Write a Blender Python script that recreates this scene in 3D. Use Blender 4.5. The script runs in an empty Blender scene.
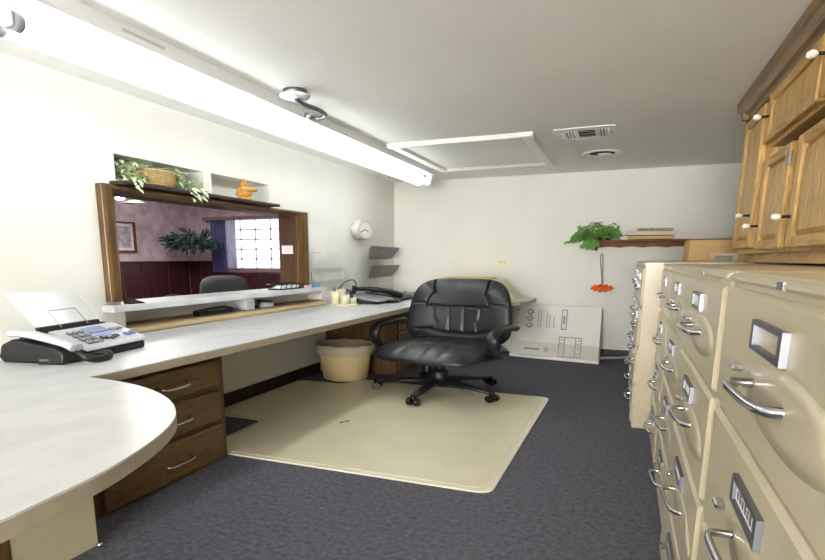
import bpy, bmesh, math, random
from mathutils import Vector, Matrix
random.seed(7)
scene = bpy.context.scene
C = scene.collection

# ------------------------------------------------------------------ camera, world, light, exposure
cam_d = bpy.data.cameras.new('camera'); cam = bpy.data.objects.new('camera', cam_d); C.objects.link(cam)
cam.location = (0, 0, 1.2)
R_ = Matrix(((0.92050422, -0.07570232, 0.38332902), (0.39073262, 0.17834269, -0.90306252), (0.0, 0.98105201, 0.19374456)))
cam.rotation_euler = R_.to_euler()
cam_d.sensor_fit = 'HORIZONTAL'; cam_d.sensor_width = 36.0
cam_d.lens = 557.0 / 825 * 36.0
cam_d.shift_x = (412.5 - 385.0) / 825; cam_d.shift_y = (369.0 - 280.0) / 825
cam_d.clip_start = 0.02; cam_d.clip_end = 100
scene.camera = cam
w = bpy.data.worlds.new('world'); scene.world = w; w.use_nodes = True
w.node_tree.nodes['Background'].inputs[0].default_value = (0.75, 0.85, 1.0, 1)
w.node_tree.nodes['Background'].inputs[1].default_value = 0.6
vs = scene.view_settings
vs.view_transform = 'Standard'; vs.look = 'None'; vs.gamma = 1; vs.use_curve_mapping = False
vs.exposure = 1.4
TUBE_POWER = 2.9
REAR_FILL_POWER = 20.5      # fill light from the glowing panes of an added window behind the camera
WINDOW_POWER = 0.6

# ------------------------------------------------------------------ materials
def nodes(name):
    m = bpy.data.materials.new(name); m.use_nodes = True
    nt = m.node_tree; b = nt.nodes['Principled BSDF']
    return m, nt, b
def lin(c):
    return tuple(((x / 255) / 12.92 if x / 255 <= .04045 else ((x / 255 + .055) / 1.055) ** 2.4) for x in c)
def mat(name, rgb, rough=.5, metal=0, var=.0, vscale=8, bump=0, bscale=60, spec=.5, trans=0, alpha=1, sheen=0, coat=0, stretch=(1, 1, 1)):
    m, nt, b = nodes(name); L = nt.links.new
    c = lin(rgb)
    b.inputs['Base Color'].default_value = (*c, 1); b.inputs['Roughness'].default_value = rough
    b.inputs['Metallic'].default_value = metal; b.inputs['Specular IOR Level'].default_value = spec
    if trans: b.inputs['Transmission Weight'].default_value = trans
    if coat: b.inputs['Coat Weight'].default_value = coat; b.inputs['Coat Roughness'].default_value = .15
    if alpha < 1: b.inputs['Alpha'].default_value = alpha
    tc = nt.nodes.new('ShaderNodeTexCoord'); mp = nt.nodes.new('ShaderNodeMapping'); mp.inputs['Scale'].default_value = stretch
    L(tc.outputs['Object'], mp.inputs['Vector'])
    if var:
        n = nt.nodes.new('ShaderNodeTexNoise'); n.inputs['Scale'].default_value = vscale; n.inputs['Detail'].default_value = 6
        L(mp.outputs[0], n.inputs['Vector'])
        r = nt.nodes.new('ShaderNodeValToRGB')
        r.color_ramp.elements[0].position = .3; r.color_ramp.elements[1].position = .7
        r.color_ramp.elements[0].color = (*[x * (1 - var) for x in c], 1); r.color_ramp.elements[1].color = (*[min(1, x * (1 + var)) for x in c], 1)
        L(n.outputs['Fac'], r.inputs['Fac']); L(r.outputs['Color'], b.inputs['Base Color'])
    if bump:
        n2 = nt.nodes.new('ShaderNodeTexNoise'); n2.inputs['Scale'].default_value = bscale; n2.inputs['Detail'].default_value = 4
        L(mp.outputs[0], n2.inputs['Vector'])
        bp = nt.nodes.new('ShaderNodeBump'); bp.inputs['Strength'].default_value = bump; bp.inputs['Distance'].default_value = .01
        L(n2.outputs['Fac'], bp.inputs['Height']); L(bp.outputs['Normal'], b.inputs['Normal'])
    return m
def wood(name, dark, light, stretch=(6, 6, 1), scale=2.2, rough=.4, dist=3.0, coat=0):
    m, nt, b = nodes(name); L = nt.links.new
    tc = nt.nodes.new('ShaderNodeTexCoord'); mp = nt.nodes.new('ShaderNodeMapping'); mp.inputs['Scale'].default_value = stretch
    L(tc.outputs['Object'], mp.inputs['Vector'])
    wv = nt.nodes.new('ShaderNodeTexNoise'); wv.inputs['Scale'].default_value = scale; wv.inputs['Detail'].default_value = 5; wv.inputs['Distortion'].default_value = dist
    L(mp.outputs[0], wv.inputs['Vector'])
    mp2 = nt.nodes.new('ShaderNodeMapping'); mp2.inputs['Scale'].default_value = tuple(s * 9 if s > 1 else s * 1.5 for s in stretch)
    L(tc.outputs['Object'], mp2.inputs['Vector'])
    fine = nt.nodes.new('ShaderNodeTexNoise'); fine.inputs['Scale'].default_value = scale; fine.inputs['Detail'].default_value = 3
    L(mp2.outputs[0], fine.inputs['Vector'])
    mx = nt.nodes.new('ShaderNodeMath'); mx.operation = 'MULTIPLY_ADD'; mx.inputs[1].default_value = .35; 
    L(fine.outputs['Fac'], mx.inputs[0]); 
    m2 = nt.nodes.new('ShaderNodeMath'); m2.operation = 'MULTIPLY'; m2.inputs[1].default_value = .65
    L(wv.outputs['Fac'], m2.inputs[0]); L(m2.outputs[0], mx.inputs[2])
    r = nt.nodes.new('ShaderNodeValToRGB'); r.color_ramp.elements[0].position = .33; r.color_ramp.elements[1].position = .66
    r.color_ramp.elements[0].color = (*lin(dark), 1); r.color_ramp.elements[1].color = (*lin(light), 1)
    L(mx.outputs[0], r.inputs['Fac']); L(r.outputs['Color'], b.inputs['Base Color'])
    b.inputs['Roughness'].default_value = rough
    if coat: b.inputs['Coat Weight'].default_value = coat; b.inputs['Coat Roughness'].default_value = .12
    return m
def emit(name, rgb, strength):
    m, nt, b = nodes(name)
    b.inputs['Base Color'].default_value = (.8, .8, .8, 1)
    b.inputs['Emission Color'].default_value = (*rgb, 1); b.inputs['Emission Strength'].default_value = strength
    return m

M = {}
M['wall'] = mat('wall_paint', (227, 226, 218), .75, var=.02, vscale=3, bump=.06, bscale=90)
M['ceil'] = mat('ceiling_paint', (244, 243, 239), .8, var=.02, vscale=2, bump=.1, bscale=70)
M['white_trim'] = mat('white_trim_paint', (240, 239, 232), .5, var=.01)
M['carpet'] = mat('carpet_charcoal', (99, 99, 108), .95, var=.3, vscale=38, bump=.9, bscale=160, spec=.1)
M['mat'] = mat('mat_vinyl', (222, 216, 186), .33, var=.06, vscale=3, bump=.05, bscale=120)
M['mat_edge'] = mat('mat_edge_vinyl', (224, 220, 198), .25, var=.03)
M['lam'] = mat('laminate_marble', (206, 207, 209), .35, var=.10, vscale=9, spec=.4, stretch=(1, .5, 1))
M['lam_edge'] = mat('laminate_edge', (168, 158, 138), .5, var=.08, vscale=12)
M['beige_panel'] = mat('laminate_beige', (176, 168, 138), .55, var=.04, vscale=20)
M['cab'] = mat('cabinet_enamel', (196, 184, 156), .3, var=.015, vscale=4, spec=.5)
M['chrome'] = mat('chrome', (205, 205, 210), .18, metal=1)
M['steel'] = mat('brushed_steel', (128, 130, 137), .42, metal=1)
M['paper'] = mat('paper_white', (244, 244, 244), .7)
M['ink'] = mat('ink_grey', (105, 105, 108), .7)
M['ink_l'] = mat('ink_light', (160, 160, 160), .7)
M['black'] = mat('black_plastic', (24, 24, 27), .42, var=.1, vscale=30)
M['blackgloss'] = mat('black_gloss_plastic', (16, 16, 19), .2)
M['leather'] = mat('black_leather', (29, 29, 35), .38, var=.1, vscale=14, bump=.12, bscale=16, spec=.55)
M['lightgrey'] = mat('fax_grey_plastic', (198, 201, 206), .4)
M['grey'] = mat('mid_grey_plastic', (150, 152, 156), .45)
M['dgrey'] = mat('pocket_grey_plastic', (98, 95, 92), .4, var=.05, vscale=10)
M['lcd'] = mat('lcd_blue', (150, 165, 205), .25)
M['btnblue'] = mat('button_blue', (90, 105, 165), .4)
M['btngrey'] = mat('button_grey', (140, 142, 150), .5)
M['cream'] = mat('cream_plastic', (222, 214, 186), .4)
M['bin'] = mat('bin_plastic', (206, 184, 140), .5, var=.03)
M['liner'] = mat('bin_liner', (214, 202, 182), .25, alpha=.6, bump=.6, bscale=14)
M['clear'] = mat('clear_acrylic', (236, 240, 240), .08, alpha=.16)
M['clear2'] = mat('clear_acrylic_edge', (228, 226, 214), .2, alpha=.3)
M['oak'] = wood('oak_honey', (164, 122, 62), (228, 188, 118), (9, 9, 1.2), 2.2, .45, 2.2, coat=.08)
M['oak_flat'] = wood('oak_honey_rail', (158, 116, 58), (222, 182, 112), (9, 1.2, 9), 2.2, .45, 1.5, coat=.08)
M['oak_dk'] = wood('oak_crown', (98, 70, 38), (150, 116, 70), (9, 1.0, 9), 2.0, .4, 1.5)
M['dk_brown'] = mat('slot_shade_knob_stem', (40, 28, 16), .8)  # shade colour for the cabinet slot, also the dark knob stems
M['walnut'] = wood('walnut_stain', (62, 43, 17), (114, 84, 41), (1.2, 1.0, 7), 2.4, .42, 5.0)
M['walnut_v'] = wood('walnut_stain_upright', (56, 37, 15), (100, 72, 36), (6, 6, 1), 2.2, .45, 3.0)
M['casing'] = wood('casing_brown', (68, 46, 20), (108, 80, 42), (6, 6, 1), 2.2, .35, 2.0)
M['casing_h'] = wood('casing_brown_rail', (70, 48, 20), (112, 82, 42), (6, 1, 6), 2.2, .35, 2.0)
M['jamb'] = wood('jamb_brown', (64, 44, 28), (92, 66, 44), (6, 6, 1), 1.4, .45, 2.0)
M['ledge'] = mat('ledge_dark', (50, 36, 30), .4, var=.2, vscale=6, stretch=(6, 1, 6))
M['baseb'] = mat('baseboard_brown', (46, 28, 24), .55)
M['lip'] = wood('lip_maple', (176, 152, 112), (206, 184, 144), (7, .7, 7), 2.0, .45, 1.2)
M['lip_dk'] = wood('cubby_floor_wood', (128, 98, 60), (162, 130, 86), (7, .7, 7), 2.0, .5, 1.2)
M['shelfw'] = wood('shelf_brown', (88, 50, 18), (138, 86, 36), (1, 7, 7), 2.2, .65, 2.0)
M['wicker'] = mat('wicker', (190, 162, 112), .7, var=.2, vscale=30)
M['leaf1'] = mat('leaf_variegated', (206, 220, 184), .5, var=.3, vscale=34)
M['leaf2'] = mat('leaf_green', (108, 156, 72), .45, var=.4, vscale=12)
M['leaf3'] = mat('leaf_dark', (70, 92, 90), .3, var=.6, vscale=14)
M['stem'] = mat('stem_green', (96, 104, 60), .6)
M['gold'] = mat('figurine_ochre', (190, 142, 66), .5, var=.25, vscale=22)
M['orange'] = mat('orange_felt', (226, 98, 34), .8, var=.1, vscale=20)
M['cardb'] = mat('cardboard', (196, 162, 112), .8, var=.04, vscale=6)
M['cardw'] = mat('cardboard_white', (226, 224, 218), .7, var=.02, vscale=5)
M['tape'] = mat('clear_tape', (226, 222, 208), .15, alpha=.25)
M['yellow'] = mat('yellow_folder', (230, 198, 116), .6)
M['tan'] = mat('tan_book', (196, 160, 104), .6)
M['bookw'] = mat('book_cream', (216, 208, 190), .6)
M['bookd'] = mat('book_patterned', (176, 160, 130), .6, var=.35, vscale=22)
M['lobby'] = mat('lobby_wallpaper', (224, 202, 212), .8, var=.22, vscale=9)
M['plank'] = mat('burgundy_plank', (74, 34, 39), .4, var=.18, vscale=5, stretch=(5, 5, .7))
M['curtain'] = mat('curtain_blue', (110, 112, 160), .8)
M['lace'] = mat('curtain_lace', (206, 206, 232), .8, var=.12, vscale=16, alpha=.75)
M['valance'] = mat('valance_mauve', (150, 120, 118), .5)
M['grout'] = mat('block_mortar', (92, 90, 104), .7)
M['dchair'] = mat('lobby_chair_fabric', (58, 55, 60), .8)
M['pinkpaper'] = mat('card_pink', (226, 176, 176), .6)
M['bluecard'] = mat('card_blue', (108, 160, 204), .5)
M['art'] = mat('picture_print', (196, 190, 200), .6, var=.5, vscale=16)
M['porcelain'] = mat('porcelain_white', (244, 240, 228), .15, coat=.5)
M['tube'] = emit('fluorescent_tube', (.94, .99, 1.0), TUBE_POWER)
M['rear_fill'] = emit('rear_fill_glow', (1.0, .98, .94), REAR_FILL_POWER)  # glow of the added rear window, fills the far wall
M['block'] = emit('glass_block_daylight', (.93, .96, 1.0), WINDOW_POWER)
M['lamp'] = emit('lamp_warm', (1, .9, .78), 60)
M['panel'] = emit('lobby_fill_panel', (1, .94, .93), 10)  # glow of the added lobby fill light
M['rating'] = mat('rating_print', (196, 196, 194), .6)
M['enamel'] = mat('white_enamel', (236, 237, 236), .35)
M['socket'] = mat('socket_grey', (150, 156, 164), .4)
M['dark'] = mat('dark_void', (34, 32, 30), .8)  # near-black: painted shade in vent and downlight openings, also the tray contents
M['sticky'] = mat('sticky_amber', (232, 202, 130), .6)
M['clockcase'] = mat('clock_case', (206, 204, 194), .4)
M['face'] = mat('clock_face', (238, 236, 226), .4)

# ------------------------------------------------------------------ mesh helpers
W = {}
class MB:
    def __init__(s): s.v = []; s.f = []; s.sm = []
    def add(s, vs, fs, smooth=False):
        o = len(s.v); s.v += [Vector(v) for v in vs]
        s.f += [tuple(i + o for i in f) for f in fs]; s.sm += [smooth] * len(fs)
        return s
    def box(s, x0, x1, y0, y1, z0, z1):
        x0, x1 = sorted((x0, x1)); y0, y1 = sorted((y0, y1)); z0, z1 = sorted((z0, z1))
        v = [(x0, y0, z0), (x1, y0, z0), (x1, y1, z0), (x0, y1, z0), (x0, y0, z1), (x1, y0, z1), (x1, y1, z1), (x0, y1, z1)]
        return s.add(v, [(3, 2, 1, 0), (4, 5, 6, 7), (0, 1, 5, 4), (1, 2, 6, 5), (2, 3, 7, 6), (3, 0, 4, 7)])
    def hexa(s, v):   # 8 points: bottom ring 0-3 ccw, top ring 4-7
        return s.add(v, [(3, 2, 1, 0), (4, 5, 6, 7), (0, 1, 5, 4), (1, 2, 6, 5), (2, 3, 7, 6), (3, 0, 4, 7)])
    def prism(s, poly, axis, a, b):   # poly 2-D in the other two axes
        def P(p, h):
            return {'x': (h, p[0], p[1]), 'y': (p[0], h, p[1]), 'z': (p[0], p[1], h)}[axis]
        n = len(poly)
        return s.add([P(p, a) for p in poly] + [P(p, b) for p in poly],
                     [tuple(range(n - 1, -1, -1)), tuple(range(n, 2 * n))] + [(i, (i + 1) % n, n + (i + 1) % n, n + i) for i in range(n)])
    def tube(s, pts, ra, rb=None, n=8, ref=(0, 0, 1), cap=True, smooth=True):
        rb = ra if rb is None else rb
        pts = [Vector(p) for p in pts]; ref = Vector(ref); vs = []; m = len(pts)
        for i, p in enumerate(pts):
            t = (pts[min(i + 1, m - 1)] - pts[max(i - 1, 0)]).normalized()
            sd = ref - t * ref.dot(t)
            if sd.length < 1e-4: sd = Vector((1, 0, 0)) - t * t.x
            if sd.length < 1e-4: sd = Vector((0, 1, 0))
            sd.normalize(); up = t.cross(sd)
            r1 = ra[i] if isinstance(ra, (list, tuple)) else ra; r2 = rb[i] if isinstance(rb, (list, tuple)) else rb
            for k in range(n):
                a = 2 * math.pi * k / n; vs.append(p + sd * (r1 * math.cos(a)) + up * (r2 * math.sin(a)))
        fs = [(i * n + k, i * n + (k + 1) % n, (i + 1) * n + (k + 1) % n, (i + 1) * n + k) for i in range(m - 1) for k in range(n)]
        s.add(vs, fs, smooth)
        if cap: s.add(vs[:n], [tuple(range(n - 1, -1, -1))]); s.add(vs[-n:], [tuple(range(n))])
        return s
    def lathe(s, prof, c=(0, 0, 0), n=24, axis='z', sx=1, sy=1, cap=True, smooth=True):
        c = Vector(c); vs = []
        for r, h in prof:
            for k in range(n):
                a = 2 * math.pi * k / n; q = (r * math.cos(a) * sx, r * math.sin(a) * sy)
                vs.append(c + Vector({'z': (q[0], q[1], h), 'x': (h, q[0], q[1]), 'y': (q[0], h, q[1])}[axis]))
        m = len(prof)
        s.add(vs, [(i * n + k, i * n + (k + 1) % n, (i + 1) * n + (k + 1) % n, (i + 1) * n + k) for i in range(m - 1) for k in range(n)], smooth)
        if cap: s.add(vs[:n], [tuple(range(n - 1, -1, -1))]); s.add(vs[-n:], [tuple(range(n))])
        return s
    def xf(s, m): s.v = [m @ v for v in s.v]; return s
    def build(s, name, m, parent=None, bevel=0, seg=1, local=False, kind=None, label=None):
        me = bpy.data.meshes.new(name)
        vs = s.v
        if parent is not None and not local:
            inv = W[parent.name].inverted(); vs = [inv @ v for v in vs]
        me.from_pydata([tuple(v) for v in vs], [], s.f)
        for p, q in zip(me.polygons, s.sm): p.use_smooth = q
        bm = bmesh.new(); bm.from_mesh(me)
        if any(s.sm): bmesh.ops.remove_doubles(bm, verts=bm.verts, dist=1e-5)
        bmesh.ops.recalc_face_normals(bm, faces=bm.faces)
        if bevel:
            ed = [e for e in bm.edges if len(e.link_faces) == 2 and e.calc_face_angle(0) > .6]
            bmesh.ops.bevel(bm, geom=ed, offset=bevel, segments=seg, profile=.5, affect='EDGES', clamp_overlap=True)
        bm.to_mesh(me); bm.free()
        o = bpy.data.objects.new(name, me); C.objects.link(o)
        me.materials.append(M[m] if isinstance(m, str) else m)
        if parent is not None:
            o.parent = parent; W[o.name] = W[parent.name]
        else: W[o.name] = Matrix.Identity(4)
        if kind: o['kind'] = kind
        if label: o['label'] = label
        return o
def B(x0, x1, y0, y1, z0, z1): return MB().box(x0, x1, y0, y1, z0, z1)
def thing(name, label, cat, loc=(0, 0, 0), rz=0, group=None):
    o = bpy.data.objects.new(name, None); C.objects.link(o); o.empty_display_size = .05
    o.location = loc; o.rotation_euler = (0, 0, rz)
    W[o.name] = Matrix.Translation(loc) @ Matrix.Rotation(rz, 4, 'Z')
    return tag(o, label, cat, group)
def tag(o, label, cat, group=None):
    o['label'] = label; o['category'] = cat
    if group: o['group'] = group
    return o
def struct(o): o['kind'] = 'structure'; return o
def bez(p0, p1, p2, p3, n=12):
    p = [Vector(q) for q in (p0, p1, p2, p3)]
    return [p[0] * (1 - t) ** 3 + p[1] * 3 * t * (1 - t) ** 2 + p[2] * 3 * t * t * (1 - t) + p[3] * t ** 3 for t in [i / n for i in range(n + 1)]]
def spline(pts, n=6):
    pts = [Vector(p) for p in pts]; out = []
    for i in range(len(pts) - 1):
        p0 = pts[max(i - 1, 0)]; p1 = pts[i]; p2 = pts[i + 1]; p3 = pts[min(i + 2, len(pts) - 1)]
        for k in range(n):
            t = k / n
            out.append(.5 * ((2 * p1) + (p2 - p0) * t + (2 * p0 - 5 * p1 + 4 * p2 - p3) * t * t + (3 * p1 - p0 - 3 * p2 + p3) * t ** 3))
    return out + [pts[-1]]
def leaf(mb, base, d, up, ln, wd, droop=.3):
    d = Vector(d).normalized(); up = Vector(up); sd = d.cross(up)
    if sd.length < 1e-3: sd = Vector((1, 0, 0))
    sd.normalize(); nm = sd.cross(d)
    b = Vector(base); rows = []
    for t, ww in ((0, .12), (.35, 1), (.7, .75), (1, .04)):
        c = b + d * ln * t + Vector((0, 0, -droop * ln * t * t))
        rows.append((c - sd * wd * ww + nm * wd * .25 * ww, c, c + sd * wd * ww + nm * wd * .25 * ww))
    vs = [p for r in rows for p in r]; fs = []
    for i in range(3):
        a = i * 3; fs += [(a, a + 1, a + 4, a + 3), (a + 1, a + 2, a + 5, a + 4)]
    mb.add(vs, fs, True)
def text(name, s, size, m, parent, mw, extr=.0005):
    cu = bpy.data.curves.new(name, 'FONT'); cu.body = s; cu.size = size; cu.extrude = extr; cu.align_x = 'CENTER'; cu.align_y = 'CENTER'
    o = bpy.data.objects.new(name, cu); C.objects.link(o); cu.materials.append(M[m])
    o.parent = parent; o.matrix_parent_inverse = Matrix.Identity(4)
    o.matrix_local = W[parent.name].inverted() @ mw
    return o

# ------------------------------------------------------------------ the room shell
XW, YB, ZC, XR, YF = -2.988, 7.37, 2.224, 1.36, -6.0
WT = .195           # thickness of the reception wall
LX, LY = -6.5, 7.18 # lobby walls
ZK = .715           # worktop height
struct(B(-6.9, XR + .2, YF - .2, YB + .2, -.08, 0).build('floor', 'carpet'))
struct(B(-6.9, XR + .2, YF - .2, YB + .2, ZC, ZC + .1).build('ceiling', 'ceil'))
struct(B(XW - WT, XR + .2, YB, YB + .12, 0, ZC).build('wall_back', 'wall'))
struct(B(XR, XR + .12, YF, YB, 0, ZC).build('wall_right', 'wall'))
struct(B(-6.9, XR + .2, YF - .12, YF, 0, ZC).build('wall_front', 'wall'))
OY0, OY1, OZ0, OZ1 = 2.665, 4.82, .90, 1.612
holes = [(OY0, OY1, OZ0, OZ1), (2.71, 3.52, 1.69, 1.847), (3.612, 4.38, 1.678, 1.849), (2.69, 5.30, ZK, .872)]
ys = sorted({YF, YB} | {h[0] for h in holes} | {h[1] for h in holes}); zs = sorted({0, ZC} | {h[2] for h in holes} | {h[3] for h in holes})
wm = MB()
for i in range(len(ys) - 1):
    for j in range(len(zs) - 1):
        cy, cz = (ys[i] + ys[i + 1]) / 2, (zs[j] + zs[j + 1]) / 2
        if any(h[0] < cy < h[1] and h[2] < cz < h[3] for h in holes): continue
        wm.box(XW - WT, XW, ys[i], ys[i + 1], zs[j], zs[j + 1])
wall_left = struct(wm.build('wall_left', 'wall'))
for h in holes[1:3]: B(XW - WT, XW - .17, h[0], h[1], h[2], h[3]).build('niche_back', 'wall', wall_left)
B(XW - WT, XW - .175, 2.69, 5.30, ZK, .872).build('cubby_back', 'wall', wall_left)
struct(B(XW, XW + .018, 2.64, 5.2, 0, .10).build('baseboard_left', 'baseb'))
struct(B(-1.2, XR, YB - .018, YB, 0, .10).build('baseboard_back', 'baseb'))
# lobby shell
struct(B(LX - .1, LX, YF, LY + .1, 0, ZC).build('wall_lobby_side', 'lobby'))
WX0, WX1, WZ0, WZ1 = -5.73, -4.10, 1.055, 1.785
lw = MB()
lw.box(LX, WX0, LY, LY + .1, 0, ZC); lw.box(WX1, XW - WT, LY, LY + .1, 0, ZC); lw.box(WX0, WX1, LY, LY + .1, 0, WZ0); lw.box(WX0, WX1, LY, LY + .1, WZ1, ZC)
lobby_far = struct(lw.build('wall_lobby_window', 'lobby'))
side = bpy.data.objects['wall_lobby_side']
rail_z = 1.168
y = LY
wid = [.16, .30, .30, .22, .32, .28, .17, .3, .26, .3, .24, .3, .28, .3, .3]
for k, ww in enumerate(wid):
    B(LX, LX + .022, y - ww + .006, y - .006, .1, rail_z - .02).build('plank', 'plank', side, bevel=.006); y -= ww
B(LX, LX + .04, y, LY, rail_z - .02, rail_z).build('rail', 'plank', side)
x = LX + .03
while x < XW - WT - .1:
    ww = random.choice((.18, .24, .28)); x1 = min(x + ww, XW - WT)
    top = rail_z - .02 if x1 < WX0 - .02 else WZ0 - .07
    B(x + .005, x1 - .005, LY - .022, LY, .1, top).build('plank', 'plank', lobby_far, bevel=.006); x += ww
B(LX, WX0 - .05, LY - .04, LY, rail_z - .02, rail_z).build('rail', 'plank', lobby_far)
# glass block window
win = struct(MB().box(WX0, WX1, LY + .03, LY + .07, WZ0, WZ1).build('window_1', 'grout'))
nc, nr = 6, 5
cw, ch = (WX1 - WX0) / nc, (WZ1 - WZ0) / nr
for i in range(nc):
    for j in range(nr):
        B(WX0 + i * cw + .012, WX0 + (i + 1) * cw - .012, LY + .01, LY + .05, WZ0 + j * ch + .008, WZ0 + (j + 1) * ch - .008).build('glass_block', 'block', win, bevel=.01)
B(WX0 - .02, WX1 + .02, LY - .06, LY + .03, WZ0 - .05, WZ0).build('window_sill', 'valance', win)

# reception window casing, ledge, jambs, sill
def trim(n, mb, m, bevel=.006): return struct(mb.build('trim_%d' % n, m, bevel=bevel))
cx0, cx1, cz0, cz1 = 2.55, 4.965, .935, 1.65
prof = [(0, 0), (.045, 0), (.06, .02), (.06, .06), (.035, .085), (.03, .12), (0, .12)]
trim(1, MB().prism([(XW + a, cx0 + b * .78) for a, b in [(0, 0), (.05, 0), (.065, .03), (.06, .09), (.03, .13), (.02, .15), (0, .15)]], 'z', cz0, cz1 + .0), 'casing', .004)
trim(2, MB().prism([(XW + a, cx1 - b * 1.15) for a, b in [(0, 0), (.05, 0), (.065, .03), (.06, .09), (.03, .13), (.02, .15), (0, .15)]], 'z', cz0, cz1), 'casing', .004)
trim(3, MB().prism([(XW + a, cz1 - b * .42) for a, b in [(0, 0), (.05, 0), (.065, .02), (.06, .06), (.03, .085), (.02, .095), (0, .095)]], 'y', cx0 + .02, cx1 - .02), 'casing_h', .004)
trim(4, MB().box(XW - WT, XW + .01, OY1 - .012, OY1 + .004, OZ0 + .03, OZ1), 'jamb', 0)
trim(5, MB().box(XW - WT, XW + .01, OY0 - .004, OY0 + .012, OZ0 + .03, OZ1), 'jamb', 0)
trim(6, MB().box(XW - WT, XW + .01, OY0 + .02, OY1 - .02, OZ1 - .004, OZ1), 'jamb', 0)
trim(7, MB().prism([(XW, 1.652), (XW + .13, 1.652), (XW + .14, 1.66), (XW + .14, 1.672), (XW, 1.676)], 'y', 2.66, 4.34), 'ledge', 0)

# ------------------------------------------------------------------ fluorescent fixtures
def fixture(y0, y1, label):
    t = thing('fluorescent_light', label, 'ceiling light', (-2.32, (y0 + y1) / 2, 2.1), 0)
    MB().prism([(-2.38, ZC), (-2.38, 2.17), (-2.395, 2.15), (-2.38, 2.15), (-2.33, 2.165), (-2.17, 2.165), (-2.125, 2.15), (-2.11, 2.15), (-2.12, 2.17), (-2.12, ZC)], 'y', y0, y1).build('housing', 'enamel', t)
    for x in (-2.295, -2.19):
        MB().tube([(x, y0 + .06, 2.078), (x, y1 - .06, 2.078)], .034, n=12).build('tube', 'tube', t)
        for yy, s in ((y0, 1), (y1, -1)):
            MB().box(x - .03, x + .03, yy + s * .01, yy + s * .035, 2.05, 2.165).build('socket', 'enamel', t, bevel=.008)
            MB().tube([(x, yy + s * .035, 2.078), (x, yy + s * .075, 2.078)], .035, n=12).build('tube_cap', 'socket', t)
    B(-2.121, -2.1185, y0 + .5, y0 + .75, 2.185, 2.20).build('rating_label', 'rating', t)
    return t
fixture(1.53, 6.50, 'long twin-tube fluorescent strip light on the ceiling above the worktop')
wx0, wx1 = -1.6, 1.25  # added window behind the camera, unseen; its panes glow to fill the room
fill_win = struct(MB().box(wx0, wx1, YF, YF + .05, .32, .38).box(wx0, wx1, YF, YF + .05, 2.10, 2.16).box(wx0, wx0 + .06, YF, YF + .05, .32, 2.16).box(wx1 - .06, wx1, YF, YF + .05, .32, 2.16).build('fill_window', 'white_trim'))
pw = (wx1 - wx0 - .12) / 3
for k in range(3):
    x0 = wx0 + .06 + k * pw
    B(x0 + .02, x0 + pw - .02, YF, YF + .02, .38, 2.10).build('pane', 'rear_fill', fill_win)
    if k: B(x0 - .025, x0 + .025, YF, YF + .045, .38, 2.10).build('mullion', 'white_trim', fill_win)
# ceiling junction box with its flexible cable
t = thing('junction_box', 'round white ceiling junction box with a curling grey cable', 'junction box', (-1.965, 3.2, 2.16))
MB().lathe([(.075, ZC - .03), (.075, ZC)], (-1.965, 3.2, 0), 24).build('box', 'steel', t)
MB().lathe([(.0, ZC - .042), (.088, ZC - .042), (.095, ZC - .037), (.095, ZC - .03), (.07, ZC - .03)], (-1.965, 3.2, 0), 28, cap=False).build('cover_plate', 'enamel', t)
MB().tube(spline([(-1.97, 3.22, 2.18), (-1.96, 3.3, 2.165), (-1.94, 3.45, 2.165), (-1.96, 3.58, 2.16), (-2.05, 3.62, 2.155), (-2.09, 3.58, 2.17)]), .014, n=8).build('cable', 'steel', t)
MB().tube([(-2.075, 3.585, 2.17), (-2.118, 3.585, 2.17)], .024, n=10).build('connector', 'chrome', t)
# attic hatch
t = thing('attic_hatch', 'white attic access hatch with raised moulding in the ceiling', 'hatch', (-1.43, 5.76, 2.2))
hx0, hx1, hy0, hy1 = -2.08, -.78, 4.93, 6.60
def hp(a, b): return [(0, 0), (-.035, .01), (-.03, .08), (-.015, .14), (0, .15)]
zz = ZC
MB().prism([(hy0, zz), (hy0 + .02, zz - .035), (hy0 + .1, zz - .03), (hy0 + .15, zz - .005), (hy0 + .15, zz)], 'x', hx0, hx1).build('moulding', 'white_trim', t)
MB().prism([(hy1, zz), (hy1 - .02, zz - .035), (hy1 - .1, zz - .03), (hy1 - .15, zz - .005), (hy1 - .15, zz)], 'x', hx0, hx1).build('moulding', 'white_trim', t)
MB().prism([(hx0, zz), (hx0 + .02, zz - .035), (hx0 + .09, zz - .03), (hx0 + .12, zz - .005), (hx0 + .12, zz)], 'y', hy0, hy1).build('moulding', 'white_trim', t)
MB().prism([(hx1, zz), (hx1 - .02, zz - .035), (hx1 - .09, zz - .03), (hx1 - .12, zz - .005), (hx1 - .12, zz)], 'y', hy0, hy1).build('moulding', 'white_trim', t)
B(hx0 + .1, hx1 - .1, hy0 + .12, hy1 - .12, zz - .008, zz).build('panel', 'white_trim', t)
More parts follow.
